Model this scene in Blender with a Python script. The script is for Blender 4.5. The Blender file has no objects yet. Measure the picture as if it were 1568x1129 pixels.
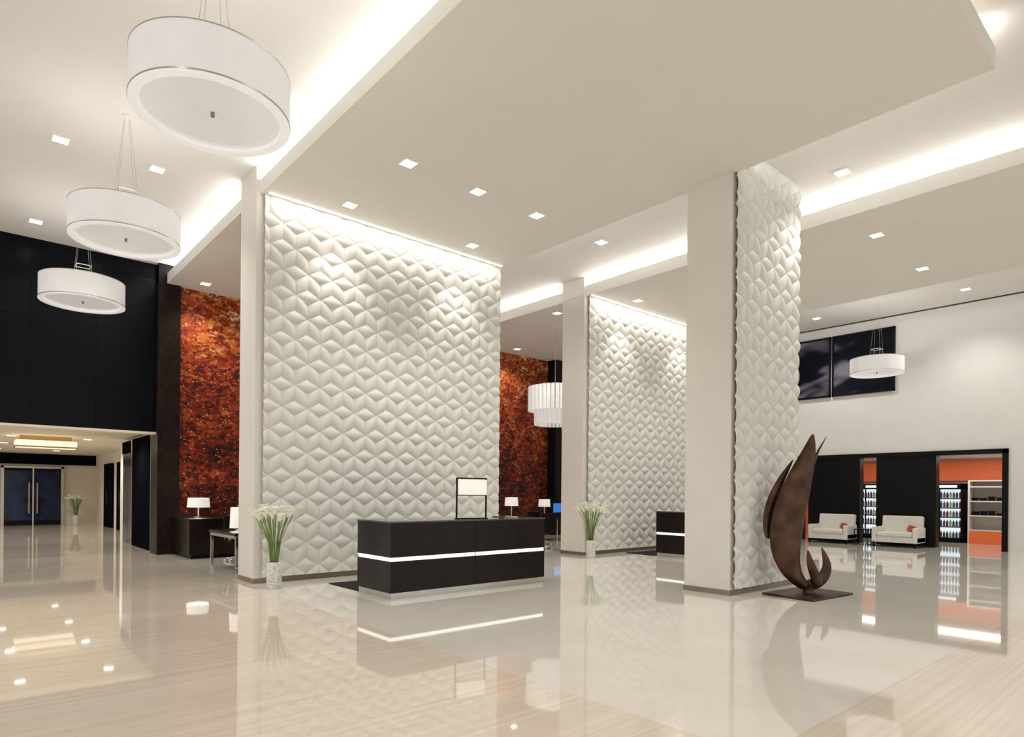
import bpy, bmesh, math, random
from mathutils import Vector, Matrix
random.seed(4)
S=bpy.context.scene
COL=S.collection

# ---------------------------------------------------------------- materials
def mat(name,col,rough=.5,metal=0,emit=None,es=0,var=.06,scale=6,coat=0,bump=0,spec=.5,trans=0):
    m=bpy.data.materials.new(name); m.use_nodes=True
    nt=m.node_tree; n=nt.nodes; b=n['Principled BSDF']
    b.inputs['Roughness'].default_value=rough; b.inputs['Metallic'].default_value=metal
    b.inputs['Coat Weight'].default_value=coat; b.inputs['Coat Roughness'].default_value=.05
    b.inputs['Transmission Weight'].default_value=trans; b.inputs['Specular IOR Level'].default_value=spec
    tc=n.new('ShaderNodeTexCoord'); nz=n.new('ShaderNodeTexNoise'); nz.inputs['Scale'].default_value=scale
    nt.links.new(tc.outputs['Object'],nz.inputs['Vector'])
    r=n.new('ShaderNodeValToRGB')
    r.color_ramp.elements[0].position=.3; r.color_ramp.elements[1].position=.7
    r.color_ramp.elements[0].color=tuple(c*(1-var) for c in col[:3])+(1,)
    r.color_ramp.elements[1].color=tuple(min(1,c*(1+var)) for c in col[:3])+(1,)
    nt.links.new(nz.outputs['Fac'],r.inputs['Fac']); nt.links.new(r.outputs['Color'],b.inputs['Base Color'])
    if bump:
        bp=n.new('ShaderNodeBump'); bp.inputs['Strength'].default_value=bump
        nt.links.new(nz.outputs['Fac'],bp.inputs['Height']); nt.links.new(bp.outputs['Normal'],b.inputs['Normal'])
    if emit:
        b.inputs['Emission Color'].default_value=tuple(emit)+(1,); b.inputs['Emission Strength'].default_value=es
    return m
WALL=mat('plaster_cream',(.77,.73,.67),.6,var=.015,scale=2,spec=.3)
WHITE=mat('paint_white',(.80,.79,.76),.6,var=.015,scale=2,spec=.3)
CEIL=mat('ceiling_paint',(.78,.755,.70),.7,var=.01,scale=1,spec=.2)
CEILU=mat('ceiling_paint_upper',(.78,.76,.72),.7,var=.01,scale=1,spec=.2)
RELIEF=mat('gypsum_relief',(.70,.685,.645),.5,var=.02,scale=4,spec=.35)
ESP=mat('espresso_wood',(.010,.006,.005),.28,var=.3,scale=9,spec=.22)
BLK=mat('black_satin',(.005,.005,.006),.4,var=.2,spec=.15)
BLKM=mat('black_matte_panel',(.006,.006,.008),.7,var=.2,spec=0)
BRZ=mat('bronze_trim',(.30,.25,.20),.35,.8,var=.1)
STEEL=mat('brushed_steel',(.55,.53,.50),.3,1,var=.05)
CHROME=mat('chrome',(.7,.7,.7),.12,1,var=.02)
GLOW=mat('lamp_diffuser_glow',(.9,.9,.9),.5,emit=(1,.98,.95),es=8)
SLOT=mat('slot_light_glow',(.9,.9,.9),.5,emit=(1,.96,.88),es=2.5)
STRIPE=mat('lit_acrylic_stripe',(.85,.88,.88),.3,emit=(.95,.99,.98),es=.85)
SHADE=mat('lamp_shade_fabric',(.85,.84,.82),.8,emit=(1,.94,.84),es=.4)
FRINGE=mat('chandelier_fringe',(.8,.8,.78),.6,emit=(1,.98,.94),es=.2)
DRUM=mat('drum_fabric',(.74,.74,.74),.8,emit=(1,.99,.98),es=.2,var=.03,scale=3,spec=.2)
DIFF=mat('drum_diffuser_acrylic',(.62,.62,.62),.10,emit=(1,.99,.98),es=.27,var=.02,scale=2)
RIM=mat('drum_rim',(.8,.8,.8),.4,emit=(1,.99,.98),es=.3)
SOFA=mat('cream_leather',(.74,.72,.66),.5,var=.04)
ORANGE=mat('orange_paint_selflit',(.62,.12,.035),.5,emit=(1,.2,.05),es=.18)  # faint emission added to brighten the painted parts, which hold no lamp
PILLOW=mat('rust_pillow',(.42,.08,.04),.8)
GREEN=mat('stem_green',(.17,.27,.06),.5,var=.3)
PETAL=mat('calla_petal',(.9,.9,.80),.5,var=.05)
RUST=mat('weathered_bronze',(.065,.030,.016),.38,.6,var=.6,scale=4,bump=.15)
MATB=mat('black_rubber_mat',(.012,.012,.012),.8,spec=.2)
BROWN=mat('dark_brown_panel',(.016,.010,.008),.35,var=.3,spec=.12)
GOLD=mat('gold_metal',(.6,.42,.2),.25,.9)
ICE=mat('cooler_glow',(.7,.8,.9),.4,emit=(.75,.87,1),es=1.0)
HALLW=mat('hall_wall_paint',(.83,.75,.61),.6,var=.02,spec=.2)
DGLASS=mat('dark_blue_glass',(.006,.014,.06),.1,var=.8,scale=3,spec=.3)
BLUEGL=mat('elevator_mirror_steel',(.12,.2,.36),.2,1,var=.6,scale=3)
TOPG=mat('counter_glass_top',(.07,.075,.075),.12,var=.1,spec=.5)

def nodes_of(m): return m.node_tree.nodes, m.node_tree.links, m.node_tree.nodes['Principled BSDF']
# --- floor
FLOOR=mat('polished_travertine',(.7,.6,.5),.06)
n,l,b=nodes_of(FLOOR)
for x in list(n):
    if x.type in('TEX_NOISE','VALTORGB'): n.remove(x)
tc=[x for x in n if x.type=='TEX_COORD'][0]
def mapping(scale):
    mp=n.new('ShaderNodeMapping'); mp.inputs['Scale'].default_value=scale; l.new(tc.outputs['Object'],mp.inputs['Vector']); return mp
br=n.new('ShaderNodeTexBrick'); br.inputs['Scale'].default_value=1; br.inputs['Brick Width'].default_value=1.35; br.inputs['Row Height'].default_value=.65
br.inputs['Mortar Size'].default_value=.002; br.inputs['Color1'].default_value=(1,1,1,1); br.inputs['Color2'].default_value=(.955,.94,.92,1); br.inputs['Mortar'].default_value=(.88,.84,.78,1)
l.new(tc.outputs['Object'],br.inputs['Vector'])
mp=mapping((.25,11,1)); nv=n.new('ShaderNodeTexNoise'); nv.inputs['Scale'].default_value=1.6; nv.inputs['Detail'].default_value=8; nv.inputs['Distortion'].default_value=.3; nv.inputs['Roughness'].default_value=.6
l.new(mp.outputs[0],nv.inputs['Vector'])
rv=n.new('ShaderNodeValToRGB'); e=rv.color_ramp.elements
e[0].position=.26; e[0].color=(.66,.57,.46,1); e[1].position=.70; e[1].color=(.785,.72,.625,1)
l.new(nv.outputs['Fac'],rv.inputs['Fac'])
mx=n.new('ShaderNodeMixRGB'); mx.blend_type='MULTIPLY'; mx.inputs[0].default_value=1
l.new(rv.outputs[0],mx.inputs[1]); l.new(br.outputs['Color'],mx.inputs[2])
nm=n.new('ShaderNodeTexNoise'); nm.inputs['Scale'].default_value=1.2; nm.inputs['Detail'].default_value=4; l.new(tc.outputs['Object'],nm.inputs['Vector'])
rm=n.new('ShaderNodeValToRGB'); e=rm.color_ramp.elements; e[0].position=.3; e[0].color=(.735,.695,.62,1); e[1].position=.7; e[1].color=(.785,.75,.685,1)
l.new(nm.outputs['Fac'],rm.inputs['Fac'])
br2=n.new('ShaderNodeTexBrick'); br2.offset=0; br2.inputs['Scale'].default_value=1; br2.inputs['Brick Width'].default_value=1.3; br2.inputs['Row Height'].default_value=1.3
br2.inputs['Mortar Size'].default_value=.0025; br2.inputs['Color1'].default_value=(1,1,1,1); br2.inputs['Color2'].default_value=(.975,.97,.96,1); br2.inputs['Mortar'].default_value=(.9,.87,.83,1)
l.new(tc.outputs['Object'],br2.inputs['Vector'])
mx2=n.new('ShaderNodeMixRGB'); mx2.blend_type='MULTIPLY'; mx2.inputs[0].default_value=1; l.new(rm.outputs[0],mx2.inputs[1]); l.new(br2.outputs['Color'],mx2.inputs[2])
sep=n.new('ShaderNodeSeparateXYZ'); l.new(tc.outputs['Object'],sep.inputs[0])
def cmp(out,op,val):
    k=n.new('ShaderNodeMath'); k.operation=op; l.new(out,k.inputs[0]); k.inputs[1].default_value=val; return k.outputs[0]
def mul(a,c):
    k=n.new('ShaderNodeMath'); k.operation='MULTIPLY'; l.new(a,k.inputs[0]); l.new(c,k.inputs[1]); return k.outputs[0]
mask=mul(cmp(sep.outputs[0],'GREATER_THAN',3.6),cmp(sep.outputs[1],'GREATER_THAN',1.85))
mx3=n.new('ShaderNodeMixRGB'); l.new(mask,mx3.inputs[0]); l.new(mx.outputs[0],mx3.inputs[1]); l.new(mx2.outputs[0],mx3.inputs[2])
l.new(mx3.outputs[0],b.inputs['Base Color'])
b.inputs['Roughness'].default_value=.04; b.inputs['IOR'].default_value=1.6; b.inputs['Coat Weight'].default_value=.25; b.inputs['Coat Roughness'].default_value=.015

# --- orange art wall
ART=mat('autumn_leaf_mosaic',(.5,.1,.02),.5,spec=.2)
n,l,b=nodes_of(ART)
tc=[x for x in n if x.type=='TEX_COORD'][0]
for x in list(n):
    if x.type in('TEX_NOISE','VALTORGB'): n.remove(x)
vo=n.new('ShaderNodeTexVoronoi'); vo.inputs['Scale'].default_value=10
mp=n.new('ShaderNodeMapping'); mp.inputs['Scale'].default_value=(1,1,1.6); l.new(tc.outputs['Object'],mp.inputs[0])
nd=n.new('ShaderNodeTexNoise'); nd.inputs['Scale'].default_value=11; nd.inputs['Detail'].default_value=4; l.new(tc.outputs['Object'],nd.inputs['Vector'])
ad=n.new('ShaderNodeMixRGB'); ad.blend_type='ADD'; ad.inputs[0].default_value=.3; l.new(mp.outputs[0],ad.inputs[1]); l.new(nd.outputs['Color'],ad.inputs[2])
l.new(ad.outputs[0],vo.inputs['Vector'])
sv=n.new('ShaderNodeSeparateColor'); l.new(vo.outputs['Color'],sv.inputs[0])
big=n.new('ShaderNodeTexNoise'); big.inputs['Scale'].default_value=1.4; big.inputs['Detail'].default_value=9; big.inputs['Roughness'].default_value=.68; l.new(tc.outputs['Object'],big.inputs['Vector'])
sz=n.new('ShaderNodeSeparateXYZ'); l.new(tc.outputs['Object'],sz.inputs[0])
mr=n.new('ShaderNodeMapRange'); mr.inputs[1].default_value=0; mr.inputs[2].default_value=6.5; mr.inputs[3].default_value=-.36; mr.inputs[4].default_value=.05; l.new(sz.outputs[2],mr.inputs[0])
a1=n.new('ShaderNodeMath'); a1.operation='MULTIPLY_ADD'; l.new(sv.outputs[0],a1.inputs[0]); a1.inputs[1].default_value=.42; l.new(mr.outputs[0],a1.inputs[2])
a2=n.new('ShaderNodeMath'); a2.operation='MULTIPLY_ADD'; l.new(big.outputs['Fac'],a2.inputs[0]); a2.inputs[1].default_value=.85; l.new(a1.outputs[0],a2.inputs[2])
ra=n.new('ShaderNodeValToRGB'); cr=ra.color_ramp
cr.elements[0].position=.18; cr.elements[0].color=(.014,.005,.004,1)
cr.elements[1].position=.93; cr.elements[1].color=(.75,.55,.38,1)
for p_,c in((.36,(.06,.010,.006,1)),(.52,(.20,.022,.009,1)),(.66,(.36,.055,.012,1)),(.80,(.50,.17,.03,1))):
    q=cr.elements.new(p_); q.color=c
l.new(a2.outputs[0],ra.inputs[0])
vs=n.new('ShaderNodeTexVoronoi'); vs.inputs['Scale'].default_value=12; 
mpp=n.new('ShaderNodeMapping'); mpp.inputs['Scale'].default_value=(1,1,2.0); l.new(tc.outputs['Object'],mpp.inputs[0]); l.new(mpp.outputs[0],vs.inputs['Vector'])
ss=n.new('ShaderNodeSeparateColor'); l.new(vs.outputs['Color'],ss.inputs[0])
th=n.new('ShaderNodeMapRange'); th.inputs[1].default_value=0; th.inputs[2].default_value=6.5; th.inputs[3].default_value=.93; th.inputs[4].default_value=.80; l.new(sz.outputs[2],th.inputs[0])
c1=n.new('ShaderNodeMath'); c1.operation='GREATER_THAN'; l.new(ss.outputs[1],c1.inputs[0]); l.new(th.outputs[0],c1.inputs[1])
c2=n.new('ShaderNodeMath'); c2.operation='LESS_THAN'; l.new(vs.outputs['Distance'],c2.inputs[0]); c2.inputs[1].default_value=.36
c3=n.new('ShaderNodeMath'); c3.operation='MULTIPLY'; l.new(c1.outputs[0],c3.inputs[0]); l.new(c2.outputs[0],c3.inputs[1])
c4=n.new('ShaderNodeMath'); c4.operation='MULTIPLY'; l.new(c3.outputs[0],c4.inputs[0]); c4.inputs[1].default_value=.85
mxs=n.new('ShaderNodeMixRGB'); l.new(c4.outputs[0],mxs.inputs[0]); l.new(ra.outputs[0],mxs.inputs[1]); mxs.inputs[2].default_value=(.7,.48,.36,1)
l.new(mxs.outputs[0],b.inputs['Base Color'])

# --- black lacquer wall w/ seams
BW=mat('black_lacquer_panels',(.006,.007,.012),.25,spec=.1)
n,l,b=nodes_of(BW)
tc=[x for x in n if x.type=='TEX_COORD'][0]
sx=n.new('ShaderNodeSeparateXYZ'); cx=n.new('ShaderNodeCombineXYZ'); l.new(tc.outputs['Object'],sx.inputs[0]); l.new(sx.outputs[0],cx.inputs[0]); l.new(sx.outputs[2],cx.inputs[1])
br=n.new('ShaderNodeTexBrick'); br.offset=0; br.inputs['Scale'].default_value=1; br.inputs['Brick Width'].default_value=1.2; br.inputs['Row Height'].default_value=1.32
br.inputs['Mortar Size'].default_value=.008; br.inputs['Color1'].default_value=(.0025,.0029,.0052,1); br.inputs['Color2'].default_value=(.0035,.0040,.0070,1); br.inputs['Mortar'].default_value=(.001,.001,.001,1)
l.new(cx.outputs[0],br.inputs['Vector']); l.new(br.outputs['Color'],b.inputs['Base Color'])

# --- mosaic vase
MOS=mat('mosaic_vase',(.8,.8,.78),.3)
n,l,b=nodes_of(MOS)
tc=[x for x in n if x.type=='TEX_COORD'][0]
v=n.new('ShaderNodeTexVoronoi'); v.feature='DISTANCE_TO_EDGE'; v.inputs['Scale'].default_value=28; l.new(tc.outputs['Object'],v.inputs['Vector'])
r=n.new('ShaderNodeValToRGB'); r.color_ramp.elements[0].color=(.35,.32,.28,1); r.color_ramp.elements[1].position=.12; r.color_ramp.elements[1].color=(.82,.8,.76,1)
l.new(v.outputs['Distance'],r.inputs[0]); l.new(r.outputs[0],b.inputs['Base Color'])

# --- picture print
PIC=mat('night_photo_print',(.02,.02,.03),.5,spec=.1)
n,l,b=nodes_of(PIC)
tc=[x for x in n if x.type=='TEX_COORD'][0]
mp=n.new('ShaderNodeMapping'); mp.inputs['Scale'].default_value=(1,.5,.9); mp.inputs['Location'].default_value=(0,.8,.35); l.new(tc.outputs['Object'],mp.inputs[0])
nz=n.new('ShaderNodeTexNoise'); nz.inputs['Scale'].default_value=1.6; nz.inputs['Detail'].default_value=1.2; nz.inputs['Distortion'].default_value=.8; l.new(mp.outputs[0],nz.inputs['Vector'])
r=n.new('ShaderNodeValToRGB'); r.color_ramp.elements[0].position=.5; r.color_ramp.elements[0].color=(.004,.004,.010,1); r.color_ramp.elements[1].position=.74; r.color_ramp.elements[1].color=(.2,.19,.23,1)
q=r.color_ramp.elements.new(.58); q.color=(.012,.012,.024,1); q=r.color_ramp.elements.new(.62); q.color=(.06,.058,.08,1)
l.new(nz.outputs['Fac'],r.inputs[0]); l.new(r.outputs[0],b.inputs['Base Color'])

# ---------------------------------------------------------------- mesh helpers
def empty(name,loc=(0,0,0)):
    o=bpy.data.objects.new(name,None); o.location=loc; o.empty_display_size=.1; COL.objects.link(o); return o
def obj(name,bm,m,parent=None,smooth=False,bev=0):
    me=bpy.data.meshes.new(name); bm.normal_update(); bm.to_mesh(me); bm.free()
    if m: me.materials.append(m)
    if smooth:
        for p in me.polygons: p.use_smooth=True
    o=bpy.data.objects.new(name,me); COL.objects.link(o)
    if parent: o.parent=parent
    if bev:
        md=o.modifiers.new('b','BEVEL'); md.width=bev; md.segments=3; md.limit_method='ANGLE'
    return o
def addbox(bm,x0,x1,y0,y1,z0,z1):
    vs=[bm.verts.new((x,y,z)) for x in(x0,x1) for y in(y0,y1) for z in(z0,z1)]
    for f in((0,1,3,2),(4,6,7,5),(0,4,5,1),(2,3,7,6),(0,2,6,4),(1,5,7,3)): bm.faces.new([vs[i] for i in f])
def box(name,x0,x1,y0,y1,z0,z1,m,parent=None,bev=0):
    bm=bmesh.new(); addbox(bm,x0,x1,y0,y1,z0,z1); return obj(name,bm,m,parent,bev=bev)
def boxes(name,lst,m,parent=None,bev=0):
    bm=bmesh.new()
    for b_ in lst: addbox(bm,*b_)
    return obj(name,bm,m,parent,bev=bev)
def lathe(name,prof,m,parent=None,loc=(0,0,0),seg=48,smooth=True):
    bm=bmesh.new(); rings=[]
    for r_,z in prof:
        rings.append([bm.verts.new((loc[0]+r_*math.cos(2*math.pi*i/seg),loc[1]+r_*math.sin(2*math.pi*i/seg),loc[2]+z)) for i in range(seg)] if r_>1e-5 else [bm.verts.new((loc[0],loc[1],loc[2]+z))])
    for a,c in zip(rings,rings[1:]):
        for i in range(seg):
            j=(i+1)%seg
            if len(a)==1 and len(c)==1: continue
            if len(a)==1: bm.faces.new((a[0],c[j],c[i]))
            elif len(c)==1: bm.faces.new((a[i],a[j],c[0]))
            else: bm.faces.new((a[i],a[j],c[j],c[i]))
    o=obj(name,bm,m,parent,smooth)
    if smooth:
        md=o.modifiers.new('e','EDGE_SPLIT'); md.split_angle=math.radians(40)
    return o
def tube(bm,pts,r,seg=8):
    rings=[]
    for k,p in enumerate(pts):
        p=Vector(p); q=Vector(pts[min(k+1,len(pts)-1)])-Vector(pts[max(k-1,0)]); q.normalize()
        a=q.orthogonal().normalized() if abs(q.z)<.99 else Vector((1,0,0)); c=q.cross(a)
        rr=r[k] if isinstance(r,(list,tuple)) else r
        rings.append([bm.verts.new(p+a*rr*math.cos(2*math.pi*i/seg)+c*rr*math.sin(2*math.pi*i/seg)) for i in range(seg)])
    for a,c in zip(rings,rings[1:]):
        for i in range(seg):
            j=(i+1)%seg; bm.faces.new((a[i],a[j],c[j],c[i]))
    bm.faces.new(rings[0][::-1]); bm.faces.new(rings[-1])
def area(name,loc,size,rot,energy,col=(1,.95,.88)):
    L=bpy.data.lights.new(name,'AREA'); L.shape='RECTANGLE'; L.size=size[0]; L.size_y=size[1]; L.energy=energy; L.color=col
    o=bpy.data.objects.new(name,L); o.location=loc; o.rotation_euler=rot; COL.objects.link(o); return o

HC=6.95; HS=6.5
# ---------------------------------------------------------------- room shell
box('floor',-8,28,-8,34.3,-.15,0,FLOOR)
box('ceiling',-8,17.15,-8,17.3,HC,HC+.15,CEILU)
box('ceiling',17.15,22.7,-8,17.3,7.25,7.4,CEILU)
box('trim_ceiling_step',17.1,17.15,-8,17.3,HC,7.35,CEILU)
for x0,x1 in((3.8,9.0),(11.85,17.15)):
    bm=bmesh.new(); addbox(bm,x0,x1,1.85,17.1,HS,HS+.24)
    obj('ceiling_soffit',bm,CEIL)
W=(1,.99,.975)
def cove_y(x,side,y0,y1,e,z=HS+.27):
    area('cove_strip_light',(x,(y0+y1)/2,z),(.05,y1-y0),(0,math.radians(180+ (40*side)),0),e,W)
cove_y(4.05,-1,1.9,17,135)
cove_y(8.75,1,1.9,17,95)
cove_y(12.1,-1,1.9,17,135)
cove_y(16.9,1,1.9,17,110)
area('cove_strip_light',(6.4,2.15,HS+.27),(5,.05),(math.radians(180-40),0,0),25,W)
area('cove_strip_light',(14.5,2.15,HS+.27),(5,.05),(math.radians(180-40),0,0),25,W)

def relief(x0,x1,yf,z0,z1,a=.45,h=.046,w=.245):
    """gypsum petals: a leaf-shaped puffed ridge on every edge of a triangular lattice, dished triangles between"""
    bm=bmesh.new(); cache={}
    def V(p,d):
        k=(round(p[0],3),round(p[1],3))
        if k not in cache: cache[k]=bm.verts.new((p[0],yf-d,p[1]))
        return cache[k]
    hh=a*math.sqrt(3)/2; N=8; base=.03
    nx=int((x1-x0)/a)+4; nz=int((z1-z0)/hh)+4
    def Lp(i,j): return (x0-a*1.3+i*a+(j%2)*a/2, z0-hh*.6+j*hh)
    def lerp(A,B,t): return (A[0]*(1-t)+B[0]*t,A[1]*(1-t)+B[1]*t)
    def face(vs):
        vs=[v for i,v in enumerate(vs) if v not in vs[:i]]
        if len(vs)>2:
            try: bm.faces.new(vs)
            except ValueError: pass
    prof=((.32,.93),(.68,.62),(1,.06))
    def tri(A,B,C):
        G=((A[0]+B[0]+C[0])/3,(A[1]+B[1]+C[1])/3)
        gv=V(G,base-.008)
        for P,Q in((A,B),(B,C),(C,A)):
            M=lerp(P,Q,.5); nd=(G[0]-M[0],G[1]-M[1]); nl=math.hypot(*nd); nd=(nd[0]/nl,nd[1]/nl)
            rows=[]
            for k in range(N+1):
                t=k/N; ax=lerp(P,Q,t); s=math.sin(math.pi*t); ww=a*w*(4*t*(1-t))**.9
                r=[V(ax,base+h*s**.7 if 0<t<1 else base)]
                if 0<k<N:
                    for f,g in prof:
                        r.append(V((ax[0]+nd[0]*ww*f,ax[1]+nd[1]*ww*f),base+h*g*s**.7))
                else: r+= [r[0]]*len(prof)
                rows.append(r)
            for r1,r2 in zip(rows,rows[1:]):
                for c in range(len(prof)): face([r1[c],r2[c],r2[c+1],r1[c+1]])
                face([r1[-1],r2[-1],gv])
    for j in range(nz):
        for i in range(nx):
            o=j%2
            tri(Lp(i,j),Lp(i+1,j),Lp(i+o,j+1))
            tri(Lp(i+1,j),Lp(i+o+1,j+1),Lp(i+o,j+1))
    for co,no in(((x0,0,0),(-1,0,0)),((x1,0,0),(1,0,0)),((0,0,z0),(0,0,-1)),((0,0,z1),(0,0,1))):
        g=bm.verts[:]+bm.edges[:]+bm.faces[:]
        bmesh.ops.bisect_plane(bm,geom=g,plane_co=co,plane_no=no,clear_outer=True)
    bmesh.ops.recalc_face_normals(bm,faces=bm.faces)
    return bm
def ribbon_wall(name,x0,x1,yf,yb,ztop,relx0=.12):
    p=empty(name)
    box('body',x0,x1,yf,yb,0,ztop,WALL,p)
    bm=relief(x0+relx0,x1-.02,yf,.1,ztop)
    o=obj('relief_panel',bm,RELIEF,p,True)
    md=o.modifiers.new('e','EDGE_SPLIT'); md.split_angle=math.radians(38)
    boxes('baseboard',[(x0-.012,x1+.012,yf-.012,yb+.012,0,.08)],BRZ,p)
    return p
ribbon_wall('wall_feature_main',3.74,9.02,10.75,11.5,HS)
box('wall_feature_main_cap',3.74,3.8,10.75,11.5,HS,HC,WALL)
ribbon_wall('wall_feature_second',11.8,17.15,10.75,11.5,HS)
box('wall_feature_second_cap',11.78,11.85,10.75,11.5,HS,HC,WALL)
ribbon_wall('column_feature',8.93,11.12,5.1,5.9,HC,.03)

# wall wash slots
area('wall_wash_light',(6.4,10.42,HS-.012),(5.0,.05),(math.radians(14),0,0),26,(1,.96,.89))
area('wall_wash_light',(14.5,10.42,HS-.012),(5.0,.05),(math.radians(14),0,0),28,(1,.96,.89))
box('trim_light_slot',3.9,8.95,10.56,10.62,HS-.008,HS,SLOT)
box('trim_light_slot',11.9,17.1,10.56,10.62,HS-.008,HS,SLOT)

# orange artwork wall
box('wall_back',3.7,22.4,17.1,17.3,0,7.3,WALL)
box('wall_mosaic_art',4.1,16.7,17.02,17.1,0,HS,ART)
box('column_black',3.62,4.1,16.9,17.6,0,HS,BROWN)
box('column_black',16.7,17.6,16.6,17.1,0,HC,BLK)
box('trim_art_cap',3.62,4.1,16.9,17.6,HS,HC,BLK)
box('wall_left_black',-8,3.62,17.1,17.4,2.93,HC,BW)
box('trim_hall_lintel',-8,3.62,17.06,17.4,2.88,2.93,HALLW)
# hall
box('ceiling_hall',-8,5,17.4,34,3.05,3.2,HALLW)
box('wall_hall_right',3.9,5.0,17.4,23.0,0,3.05,HALLW)
box('wall_hall_recess',4.8,5.0,23.0,34,0,3.05,HALLW)
box('wall_hall_end',-8,5,34,34.3,0,3.2,HALLW)
box('trim_hall_end_band',-8,4.8,33.9,34,2.6,3.05,BLKM)
box('trim_hall_jamb',3.7,3.9,17.61,18.0,0,3.05,HALLW)
box('trim_hall_panel',3.72,3.9,18.0,20.3,0,2.95,BLKM)
box('trim_hall_gold',3.72,3.9,20.3,20.45,0,2.95,GOLD)
boxes('door_4',[(3.78,3.9,20.5,21.2,0,2.6),(3.78,3.9,21.22,21.9,0,2.6)],BLUEGL); box('trim_elevator_header',3.77,3.9,20.45,22,2.6,2.95,BLKM)
for k,(a_,c_) in enumerate(((27.0,28.6),(29.6,31.4))):
    d=empty('door_%d'%(k+2)); boxes('leaf',[(4.72,4.8,a_,(a_+c_)/2-.01,0,2.6),(4.72,4.8,(a_+c_)/2+.01,c_,0,2.6)],BLKM,d)
    box('pull',4.66,4.7,(a_+c_)/2-.08,(a_+c_)/2-.05,.9,1.5,CHROME,d); boxes('pull_mounts',[(4.68,4.73,(a_+c_)/2-.075,(a_+c_)/2-.055,z,z+.03) for z in(.95,1.42)],CHROME,d)
d=empty('door_1')
boxes('frame',[(1.45,1.55,33.8,33.98,0,2.5),(3.5,3.6,33.8,33.98,0,2.5),(1.45,3.6,33.8,33.98,2.42,2.5),(2.5,2.55,33.8,33.98,0,2.42)],STEEL,d)
boxes('glass',[(1.55,2.5,33.86,33.9,0,2.42),(2.55,3.5,33.86,33.9,0,2.42)],DGLASS,d)
boxes('rails',[(1.55,3.5,33.83,33.86,.0,.2),(1.55,3.5,33.83,33.86,2.3,2.42)],BLK,d)
boxes('pulls',[(2.36,2.40,33.74,33.78,.5,1.8),(2.64,2.68,33.74,33.78,.5,1.8),(2.36,2.40,33.78,33.86,.6,.63),(2.64,2.68,33.78,33.86,.6,.63),(2.36,2.40,33.78,33.86,1.7,1.73),(2.64,2.68,33.78,33.86,1.7,1.73)],GOLD,d)

# right wall with shop opening
XR=22.4
box('wall_right',XR,XR+.3,-8,4.3,0,7.3,WHITE)
box('wall_right_upper',XR,XR+.3,4.3,10.1,2.86,7.3,WHITE)
box('wall_right_far',XR,XR+.3,10.1,17.3,0,7.3,WHITE)
boxes('trim_shop_frame',[(XR-.06,XR+.3,4.22,4.36,0,2.92),(XR-.06,XR+.3,10.04,10.18,0,2.92),(XR-.06,XR+.3,4.22,10.18,2.8,2.93)],BLK)
box('wall_shop_pier',XR-.03,XR+.3,8.14,9.81,0,2.8,BLK); box('wall_shop_pier',XR-.03,XR+.3,5.98,7.64,0,2.8,BLK)
box('trim_ceiling_slot',XR-.22,XR-.12,-8,17,7.235,7.25,BLK)
box('wall_shop_back',26.2,26.4,1.5,13,0,3.0,WALL)
box('wall_shop_side',XR+.3,26.2,1.4,1.5,0,3.0,WALL); box('wall_shop_side',XR+.3,26.2,13,13.1,0,3.0,WALL)
box('ceiling_shop',XR+.3,26.4,1.5,13,2.85,3.0,WALL)
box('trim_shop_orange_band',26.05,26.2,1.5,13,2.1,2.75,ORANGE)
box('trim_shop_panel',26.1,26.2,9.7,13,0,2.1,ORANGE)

def cooler(y0,y1,x0=25.3,h=2.0):
    p=empty('drinks_cooler')
    boxes('cabinet',[(x0,x0+.7,y0,y0+.05,0,h),(x0,x0+.7,y1-.05,y1,0,h),(x0+.65,x0+.7,y0,y1,0,h),(x0,x0+.7,y0,y1,0,.15),(x0,x0+.7,y0,y1,h-.2,h)],BLK,p)
    box('header_sign',x0-.01,x0,y0+.15,y1-.6,h-.15,h-.06,SHADE,p)
    box('back_glow',x0+.6,x0+.65,y0+.05,y1-.05,.15,h-.2,ICE,p)
    boxes('door_stile',[(x0-.01,x0+.02,(y0+y1)/2-.02,(y0+y1)/2+.02,.15,h-.2)],BLK,p)
    boxes('shelves',[(x0+.08,x0+.6,y0+.05,y1-.05,z,z+.035) for z in(.5,.82,1.14,1.46)],STEEL,p)
    ms=[mat('bottle_%d'%i,c,.3) for i,c in enumerate(((.35,.08,.05),(.04,.12,.3),(.08,.2,.07),(.5,.4,.12),(.05,.05,.06)))]
    for mi,mm in enumerate(ms):
        bm=bmesh.new(); 
        for z in(.152,.536,.856,1.176,1.496):
            y=y0+.11+.09*mi; 
            while y<y1-.09:
                for zz,r1,r2,hh in((0,.037,.037,.15),(.15,.037,.012,.05),(.20,.012,.012,.03)):
                    bmesh.ops.create_cone(bm,cap_ends=True,segments=10,radius1=r1,radius2=r2,depth=hh,matrix=Matrix.Translation((x0+.18,y,z+zz+hh/2)))
                y+=.09*len(ms)
        obj('bottles_%d'%mi,bm,mm,p)
    return p
cooler(6.0,7.3); cooler(8.4,9.6)
p=empty('display_shelf')
boxes('case',[(25.3,25.9,4.35,4.4,0,2.1),(25.3,25.9,5.8,5.85,0,2.1),(25.85,25.9,4.35,5.85,0,2.1)]+[(25.3,25.85,4.4,5.8,z,z+.04) for z in(.42,.9,1.38,1.86,2.06)],WALL,p)
boxes('goods',[(25.4,25.6,4.5+i*.22,4.66+i*.22,z,z+random.uniform(.08,.16)) for i in range(6) for z in(.94,1.42)],BLK,p)
box('plinth',25.28,25.85,4.4,5.8,0,.41,ORANGE,p)
area('shop_ceiling_light',(24.3,6.5,2.83),(1.2,6),(0,0,0),80,(1,.95,.88))

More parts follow.
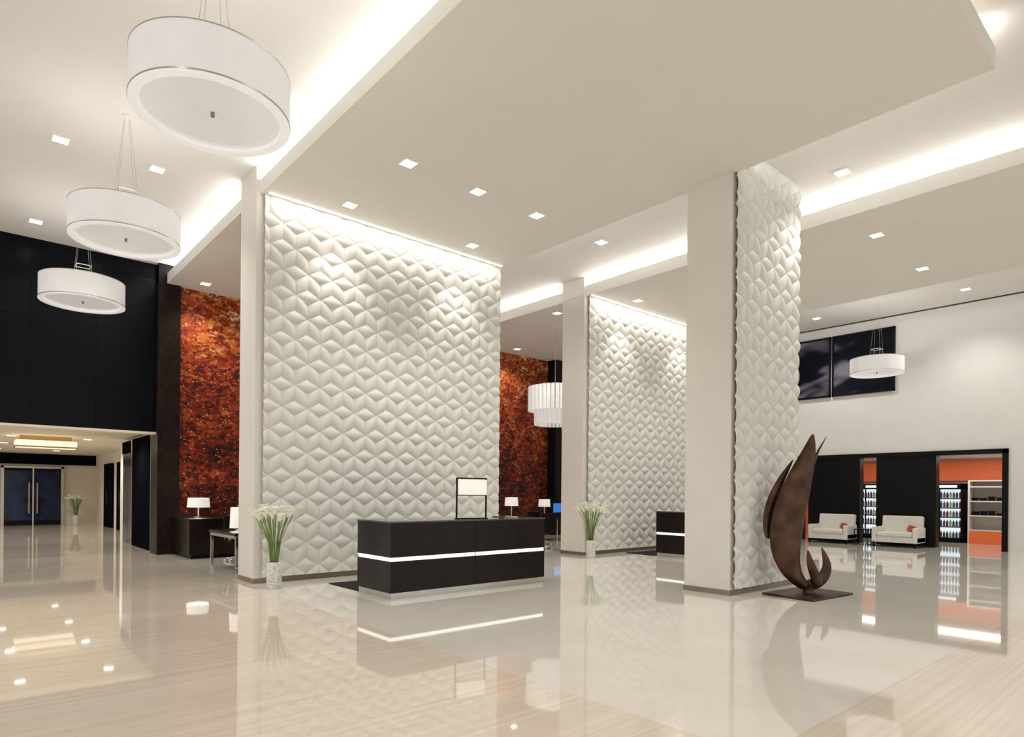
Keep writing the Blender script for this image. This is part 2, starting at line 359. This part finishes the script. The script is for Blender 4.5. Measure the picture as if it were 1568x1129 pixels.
for y0,y1 in((7.12,9.03),(9.08,10.95)):
    p=empty('framed_picture')
    box('print',XR-.05,XR-.01,y0+.04,y1-.04,4.94,6.90,PIC,p)
    boxes('frame',[(XR-.09,XR-.005,y0,y1,4.90,4.96),(XR-.09,XR-.005,y0,y1,6.88,6.94),(XR-.09,XR-.005,y0,y0+.05,4.9,6.94),(XR-.09,XR-.005,y1-.05,y1,4.9,6.94)],BLK,p)

# ---------------------------------------------------------------- downlights
def downlight(x,y,z,e=90,ang=120,lx=0,ly=0):
    p=empty('recessed_downlight',(x,y,z))
    def bl(nm,lst,m): return boxes(nm,lst,m,p)
    bl('trim_ring',[(-.12,.12,-.12,-.1,-.012,0),(-.12,.12,.1,.12,-.012,0),(-.12,-.1,-.1,.1,-.012,0),(.1,.12,-.1,.1,-.012,0)],WHITE)
    bl('lens',[(-.1,.1,-.1,.1,-.006,0)],GLOW)
    L=bpy.data.lights.new('downlight_spot','SPOT'); L.energy=e; L.spot_size=math.radians(ang); L.spot_blend=.8; L.shadow_soft_size=.08; L.color=(1,.965,.91)
    o=bpy.data.objects.new('spot',L); o.location=(0,0,-.1); o.rotation_euler=(lx,ly,0); o.parent=p; COL.objects.link(o)
E=145
for x in(5.1,6.43,7.76): downlight(x,8.23,HS,E)
for x in(5.1,7.76): downlight(x,10.1,HS,E*.65,80,math.radians(10))
for x in(1.2,2.53):
    for y in(12.0,16.0): downlight(x,y,HC,E)
for x,y in((-1.5,12.),(-1.5,4.),(-3.5,8.),(0.5,-1.5),(5,-1.5),(9.5,-1.5),(14,-1.5)): downlight(x,y,HC,E*1.95,140)  # unseen downlights added outside the view as general fill light
for x,y in((4.49,16.3),(6.4,16.3),(8.3,16.3),(12.4,12.3),(14.5,12.3),(12.4,16.3),(14.5,16.3),(13.1,4.5),(15.75,4.5),(13.1,8.23),(15.75,8.23)): downlight(x,y,HS,E)
for x in(13.1,15.76): downlight(x,10.1,HS,E*.65,80,math.radians(10))
for x,y in((11.1,4.35),(10.4,13.0),(10.4,9.0)): downlight(x,y,HC,E)
for x,y in((20.8,4.9),(20.8,8.9),(20.8,13.),(20.8,1.)): downlight(x,y,7.25,E*1.4,130)
for y in(19.,22.8,26.5,30.5):
    for x in(1.2,3.0): downlight(x,y,3.05,95,150)

# ---------------------------------------------------------------- pendants
def pendant(x,y,z,zc,R=.70,H=.45):
    p=empty('drum_pendant_lamp',(x,y,z))
    lathe('shade',[(R-.01,.0),(R,.0),(R,H),(R-.01,H),(R-.01,.0)],DRUM,p,seg=96)
    lathe('rim_ring',[(R-.09,.03),(R-.085,-.004),(R+.003,-.004),(R+.003,.008)],RIM,p,seg=96)
    lathe('edge_band',[(R+.001,.008),(R+.008,.008),(R+.008,.022),(R+.001,.022)],STEEL,p,seg=96)
    lathe('upper_band',[(R+.001,H-.01),(R+.004,H-.01),(R+.004,H),(R+.001,H)],STEEL,p,seg=96)
    lathe('diffuser',[(0,.05),(R-.085,.03)],DIFF,p,seg=96)
    lathe('finial',[(0,.0),(.018,.008),(.018,.05)],BRZ,p,seg=16)
    bm=bmesh.new()
    for s in((-.12,-.12),(.12,-.12),(.12,.12),(-.12,.12)):
        tube(bm,[(s[0],s[1],.3),(s[0],s[1],H+.28)],.005,6)
    for s,t in(((-.12,-.12),(.12,-.12)),((.12,-.12),(.12,.12)),((.12,.12),(-.12,.12)),((-.12,.12),(-.12,-.12))):
        tube(bm,[(s[0],s[1],H+.28),(t[0],t[1],H+.28)],.007,6); tube(bm,[(s[0],s[1],.3),(t[0],t[1],.3)],.007,6)
        tube(bm,[(s[0],s[1],.3),(s[0]*4.05,s[1]*4.05,.3)],.005,6)
    for s in((-.12,-.12),(.12,-.12),(.12,.12),(-.12,.12)):
        tube(bm,[(s[0],s[1],H+.28),(s[0]*.25,s[1]*.25,zc-z-.02)],.0025,6)
    obj('suspension_frame',bm,STEEL,p)
    lathe('canopy',[(0,zc-z-.03),(.07,zc-z-.03),(.07,zc-z)],WHITE,p,seg=24)
    L=bpy.data.lights.new('pendant_bulb','POINT'); L.energy=22; L.shadow_soft_size=.1; L.color=(1,.97,.93)
    o=bpy.data.objects.new('bulb',L); o.location=(0,0,.25); o.parent=p; COL.objects.link(o)
for y in(6.5,10.6,14.7): pendant(1.84,y,5.13,HC)
pendant(20.3,6.95,5.13,7.25)

p=empty('tiered_fringe_chandelier',(13.6,13.55,0))
def fringe(nm,R,z0,z1,nn):
    bm=bmesh.new()
    for i in range(nn):
        a=2*math.pi*i/nn
        tube(bm,[(R*math.cos(a),R*math.sin(a),z1),(R*math.cos(a),R*math.sin(a),z0)],math.pi*R/nn*.85,8)
    obj(nm,bm,FRINGE,p)
fringe('upper_tier',.76,4.02,4.74,36); fringe('lower_tier',.58,3.6,4.04,30)
lathe('top_plate',[(0,4.76),(.78,4.76),(.78,4.74),(0,4.74)],CHROME,p)
bm=bmesh.new(); tube(bm,[(0,0,4.76),(0,0,HS)],.01); obj('stem',bm,CHROME,p)

# ---------------------------------------------------------------- reception desks
def reception(x0,x1,y0,y1):
    p=empty('reception_desk')
    H=1.1
    box('plinth',x0+.02,x1-.02,y0+.02,y1-.02,0,.09,STEEL,p)
    box('lower_body',x0,x1,y0,y1,.09,.545,ESP,p,bev=.004)
    box('light_band',x0+.012,x1-.012,y0+.012,y1-.012,.545,.603,STRIPE,p)
    boxes('upper_body',[(x0,x1,y0,y0+.35,.603,H),(x0,x0+.35,y0+.35,y1,.603,H),(x1-.35,x1,y0+.35,y1,.603,H)],ESP,p,bev=.004)
    box('worktop',x0+.35,x1-.35,y0+.35,y1,.603,.75,ESP,p)
    box('countertop',x0-.01,x1+.01,y0-.01,y0+.36,H,H+.022,TOPG,p)
    boxes('counter_returns',[(x0-.01,x0+.36,y0+.36,y1+.01,H,H+.022),(x1-.36,x1+.01,y0+.36,y1+.01,H,H+.022)],TOPG,p)
    box('front_joint',(x0+x1)/2-.004,(x0+x1)/2+.004,y0-.004,y0,.09,H,BLK,p)
reception(4.69,7.75,7.95,8.95)
reception(13.2,16.2,8.5,9.55)
box('floor_mat',4.72,7.7,8.98,10.0,0,.012,MATB)
box('floor_mat',13.2,16.2,9.6,10.5,0,.012,MATB)
p=empty('desk_lamp_rectangular',(6.32,8.19,1.122)); w=.27; dd=.07
p.rotation_euler=(0,0,math.radians(-14))
boxes('frame',[(-w,-w+.022,-.012,.012,0,.66),(w-.022,w,-.012,.012,0,.66),(-w,w,-.012,.012,.645,.668),(-w,w,-.06,.06,0,.015),(-w,w,-.012,.012,.375,.39)],BLK,p)
box('shade',-w+.03,w-.03,-dd,dd,.39,.635,SHADE,p)

# ---------------------------------------------------------------- flowers
def vase(x,y,s=1.0,spread=.30):
    p=empty('calla_lily_vase',(x,y,0))
    lathe('vase_body',[(0,0),(.105,0),(.115,.02),(.115,.40),(.10,.42),(.09,.40),(.0,.38)],MOS,p,seg=32)
    bs=bmesh.new(); bb=bmesh.new()
    nF=28
    for i in range(nF):
        a=random.uniform(0,2*math.pi); r=spread*math.sqrt(random.random()); hgt=random.uniform(1.14,1.25)*s-.22*r
        top=Vector((r*math.cos(a),r*math.sin(a),hgt))
        b0=Vector((.05*math.cos(a),.05*math.sin(a),.38))
        mid=(b0*.5+top*.5); mid.x*=.6; mid.y*=.6
        tube(bs,[b0,b0*.7+mid*.3,mid,mid*.4+top*.6,top],[.009,.008,.007,.007,.007],6)
        d_=Vector((math.cos(a),math.sin(a),0)); up=(Vector((0,0,1))+d_*.5).normalized(); sd=up.cross(d_).normalized(); fr=sd.cross(up)
        rings=[]
        for t,rr in((0,.010),(.3,.026),(.6,.040),(.85,.054),(1,.062)):
            ring=[]
            for k in range(12):
                th_=2*math.pi*k/12; tip=1+.6*max(0,math.cos(th_))**3*t
                ring.append(bb.verts.new(top+up*(t*.12*(1+.35*max(0,math.cos(th_))*t))+fr*rr*tip*math.cos(th_)+sd*rr*math.sin(th_)))
            rings.append(ring)
        for r1,r2 in zip(rings,rings[1:]):
            for k in range(12): bb.faces.new((r1[k],r1[(k+1)%12],r2[(k+1)%12],r2[k]))
        tube(bb,[top+up*.02,top+up*.10],.008,6)
    obj('stems',bs,GREEN,p,True); obj('blooms',bb,PETAL,p,True)
    return p
vase(3.82,10.05); vase(11.55,10.25); vase(3.95,33.0)

# ---------------------------------------------------------------- sculpture
p=empty('sail_sculpture',(10.02,4.38,0)); p.rotation_euler=(0,0,math.radians(-36)); p.scale=(.98,.98,.99)
K=.01046
def P(px,py): return ((px-1232)*K, 1.55-(py-759)*K)
def lens(nm,rows,th=.07,off=0):
    bm=bmesh.new(); rings=[]
    for i,(a,c) in enumerate(rows):
        A=P(*a);C=P(*c); w=math.hypot(A[0]-C[0],A[1]-C[1]); t=min(th,w*.35)
        r=[]
        for f,s in((0,0),(.25,-.8),(.5,-1),(.75,-.7),(1,0),(.75,.5),(.5,.3),(.25,.3)):
            r.append(bm.verts.new((A[0]*(1-f)+C[0]*f, off+s*t*.6, A[1]*(1-f)+C[1]*f)))
        rings.append(r)
    for r1,r2 in zip(rings,rings[1:]):
        for k in range(8): bm.faces.new((r1[k],r1[(k+1)%8],r2[(k+1)%8],r2[k]))
    bm.faces.new(rings[0]); bm.faces.new(rings[-1][::-1])
    bmesh.ops.recalc_face_normals(bm,faces=bm.faces)
    o=obj(nm,bm,RUST,p,True)
    md=o.modifiers.new('s','SUBSURF'); md.levels=2; md.render_levels=2
rows=[(663,1235,1240),(690,1218,1245),(715,1200,1243),(740,1186,1240),(765,1174,1236),(790,1166,1231),(815,1163,1227),(840,1166,1223),(860,1175,1222),(878,1187,1226),(889,1201,1235),(901,1218,1249)]
lens('main_blade',[((a,y),(c,y)) for y,a,c in rows],.16)
lens('outer_leaf',[((a,y),(c,y)) for y,a,c in((702,1210,1212),(725,1189,1203),(750,1173,1192),(775,1163,1184),(800,1160,1178),(825,1164,1180))],.05,.08)
lens('right_crescent',[((1251,835),(1253,835)),((1253,852),(1266,850)),((1253,866),(1272,868)),((1246,876),(1267,887)),((1235,882),(1251,900)),((1224,884),(1234,903))],.08)
lens('inner_crescent',[((1226,839),(1228,838)),((1223,856),(1237,854)),((1226,870),(1244,868)),((1231,884),(1252,880)),((1236,898),(1255,893))],.07,-.06)
bm=bmesh.new(); tube(bm,[(P(1236,715)[0],0,P(1236,715)[1]),(P(1246,690)[0],0,P(1246,690)[1]),(P(1259,668)[0],0,P(1259,668)[1])],[.03,.02,.004]); obj('needle',bm,RUST,p,True)
lathe('post',[(0,.03),(.09,.03),(.07,.1),(.09,.16),(0,.16)],RUST,p,seg=20)
o=box('base_plate',-.62,.58,-.42,.42,0,.035,RUST,p,bev=.004); o.rotation_euler=(0,0,math.radians(36-5))

# ---------------------------------------------------------------- sofas (face -X)
def sofa(x,y):
    p=empty('lounge_armchair',(x,y,0))
    w=.62
    box('seat_base',-.38,.40,-w,w,.14,.32,SOFA,p,bev=.02)
    for s,nm in((-1,'arm_left'),(1,'arm_right')):
        box(nm,-.40,.42,min(s*w,s*(w-.13)),max(s*w,s*(w-.13)),.14,.60,SOFA,p,bev=.03)
    box('seat_cushion',-.42,.30,-w+.14,w-.14,.32,.46,SOFA,p,bev=.04)
    o=box('back_rest',-.1,.1,-w+.06,w-.06,.0,.62,SOFA,p,bev=.04); o.location=(.36,0,.32); o.rotation_euler=(0,math.radians(8),0)
    boxes('legs',[(-.36,-.32,-w+.02,-w+.08,0,.14),(-.36,-.32,w-.08,w-.02,0,.14),(.32,.36,-w+.02,-w+.08,0,.14),(.32,.36,w-.08,w-.02,0,.14)],BLK,p)
    o=box('throw_pillow',-.045,.045,-.10,.10,-.10,.10,PILLOW,p,bev=.04); o.location=(.1,-.32,.56); o.rotation_euler=(math.radians(20),math.radians(15),0)
sofa(21.75,8.75); sofa(21.75,6.8)
p=empty('side_table',(21.7,7.78,0))
boxes('frame',[(-.2,.2,-.2,.2,.47,.5)]+[(sx_*.19-.01,sx_*.19+.01,sy*.19-.01,sy*.19+.01,0,.47) for sx_ in(-1,1) for sy in(-1,1)]+[(-.2,.2,-.2,-.18,.0,.02),(-.2,.2,.18,.2,0,.02)],BLK,p)

# ---------------------------------------------------------------- left workspace
p=empty('storage_cabinet')
box('body',3.95,5.3,15.4,16.85,.08,.86,ESP,p,bev=.005); box('top',3.92,5.33,15.37,16.88,.86,.9,ESP,p); box('plinth',4.0,5.25,15.45,16.8,0,.08,BLK,p)
def tlamp(x,y,z,R=.22,H=.22,hb=.25,pr='table_lamp',e=12):
    p=empty(pr,(x,y,z))
    lathe('base',[(0,0),(.1,0),(.1,.02),(.02,.03),(.02,hb+.05),(0,hb+.05)],CHROME,p,seg=24)
    lathe('shade',[(R,hb),(R*.92,hb+H),(R*.9,hb+H),(R*.98,hb),(R,hb)],SHADE,p,seg=32)
    L=bpy.data.lights.new('bulb','POINT'); L.energy=e; L.shadow_soft_size=.05; L.color=(1,.88,.7)
    o=bpy.data.objects.new('bulb',L); o.location=(0,0,hb+H*.5); o.parent=p; COL.objects.link(o)
tlamp(4.35,16.2,.902,.25,.22,.24)
def desk(x0,x1,y0,y1,m=ESP,name='work_desk'):
    p=empty(name); box('top',x0,x1,y0,y1,.70,.75,m,p,bev=.004)
    boxes('legs',[(x,x+.05,y,y+.05,0,.70) for x in(x0+.03,x1-.07) for y in(y0+.03,y1-.07)],CHROME,p)
    boxes('rails',[(x0+.03,x0+.07,y0+.07,y1-.07,.64,.70),(x1-.07,x1-.03,y0+.07,y1-.07,.64,.70)],CHROME,p)
desk(3.9,5.6,12.2,13.8)
tlamp(4.25,12.95,.752,.2,.4,.06)
def chair(x,y,rot):
    p=empty('office_chair',(x,y,0)); p.rotation_euler=(0,0,rot)
    box('seat',-.25,.25,-.24,.24,.43,.51,BLK,p,bev=.03)
    o=box('back',-.24,.24,-.03,.03,0,.5,BLK,p,bev=.02); o.location=(0,.24,.5); o.rotation_euler=(math.radians(-8),0,0)
    bm=bmesh.new(); tube(bm,[(0,0,.1),(0,0,.43)],.025)
    for k in range(5):
        a=2*math.pi*k/5; tube(bm,[(0,0,.11),(.3*math.cos(a),.3*math.sin(a),.05)],.018); tube(bm,[(.3*math.cos(a),.3*math.sin(a),0.0),(.3*math.cos(a),.3*math.sin(a),.055)],.025)
    for s in(-1,1): tube(bm,[(s*.25,.18,.48),(s*.29,.16,.68),(s*.29,-.14,.68),(s*.25,-.16,.48)],.015)
    obj('base',bm,CHROME,p,True)
chair(4.7,14.4,0); chair(4.35,11.85,math.pi)
desk(10.6,13.0,13.5,14.2); tlamp(12.15,13.85,.752,.2,.24,.42); chair(12.35,12.8,math.pi)
desk(13.8,15.6,14.6,15.4); tlamp(14.6,15.0,.752,.2,.24,.35); chair(13.4,13.9,math.pi/2)
SCR=mat('screen_blue',(.02,.1,.3),.3,emit=(.02,.2,.7),es=.8)
p=empty('computer_monitor',(14.9,14.9,.752))
box('stand_base',.15,.4,-.1,.1,0,.02,BLK,p); box('stand',.25,.29,.03,.06,.02,.25,BLK,p)
box('shell',.0,.55,0,.03,.14,.48,BLK,p); box('screen',.02,.53,-.005,0,.16,.46,SCR,p)

p=empty('hall_ceiling_lantern',(1.95,22.3,2.7))
boxes('frame',[(-.72,.72,-.4,-.37,0,.04),(-.72,.72,.37,.4,0,.04),(-.72,-.69,-.37,.37,0,.04),(.69,.72,-.37,.37,0,.04),(-.6,.6,-.03,.03,.2,.35)],GOLD,p)
box('glow_box',-.69,.69,-.37,.37,.01,.2,mat('lantern_glow',(.9,.85,.7),.5,emit=(1,.88,.65),es=.9),p)

# ---------------------------------------------------------------- world & camera
w=bpy.data.worlds.new('world'); S.world=w; w.use_nodes=True
bg=w.node_tree.nodes['Background']; bg.inputs[0].default_value=(1,.985,.96,1); bg.inputs[1].default_value=.93
S.view_settings.view_transform='Standard'; S.view_settings.exposure=0
cd=bpy.data.cameras.new('camera'); cam=bpy.data.objects.new('camera',cd); COL.objects.link(cam); S.camera=cam
cd.sensor_width=36; cd.sensor_fit='HORIZONTAL'; cd.lens=36*972/1568; cd.shift_y=190.5/1568; cd.clip_end=200
cam.matrix_world=Matrix.Translation((0,0,1.55))@Matrix.Rotation(math.radians(48.7-90),4,'Z')@Matrix.Rotation(math.pi/2,4,'X')@Matrix.Rotation(math.radians(.5),4,'Z')
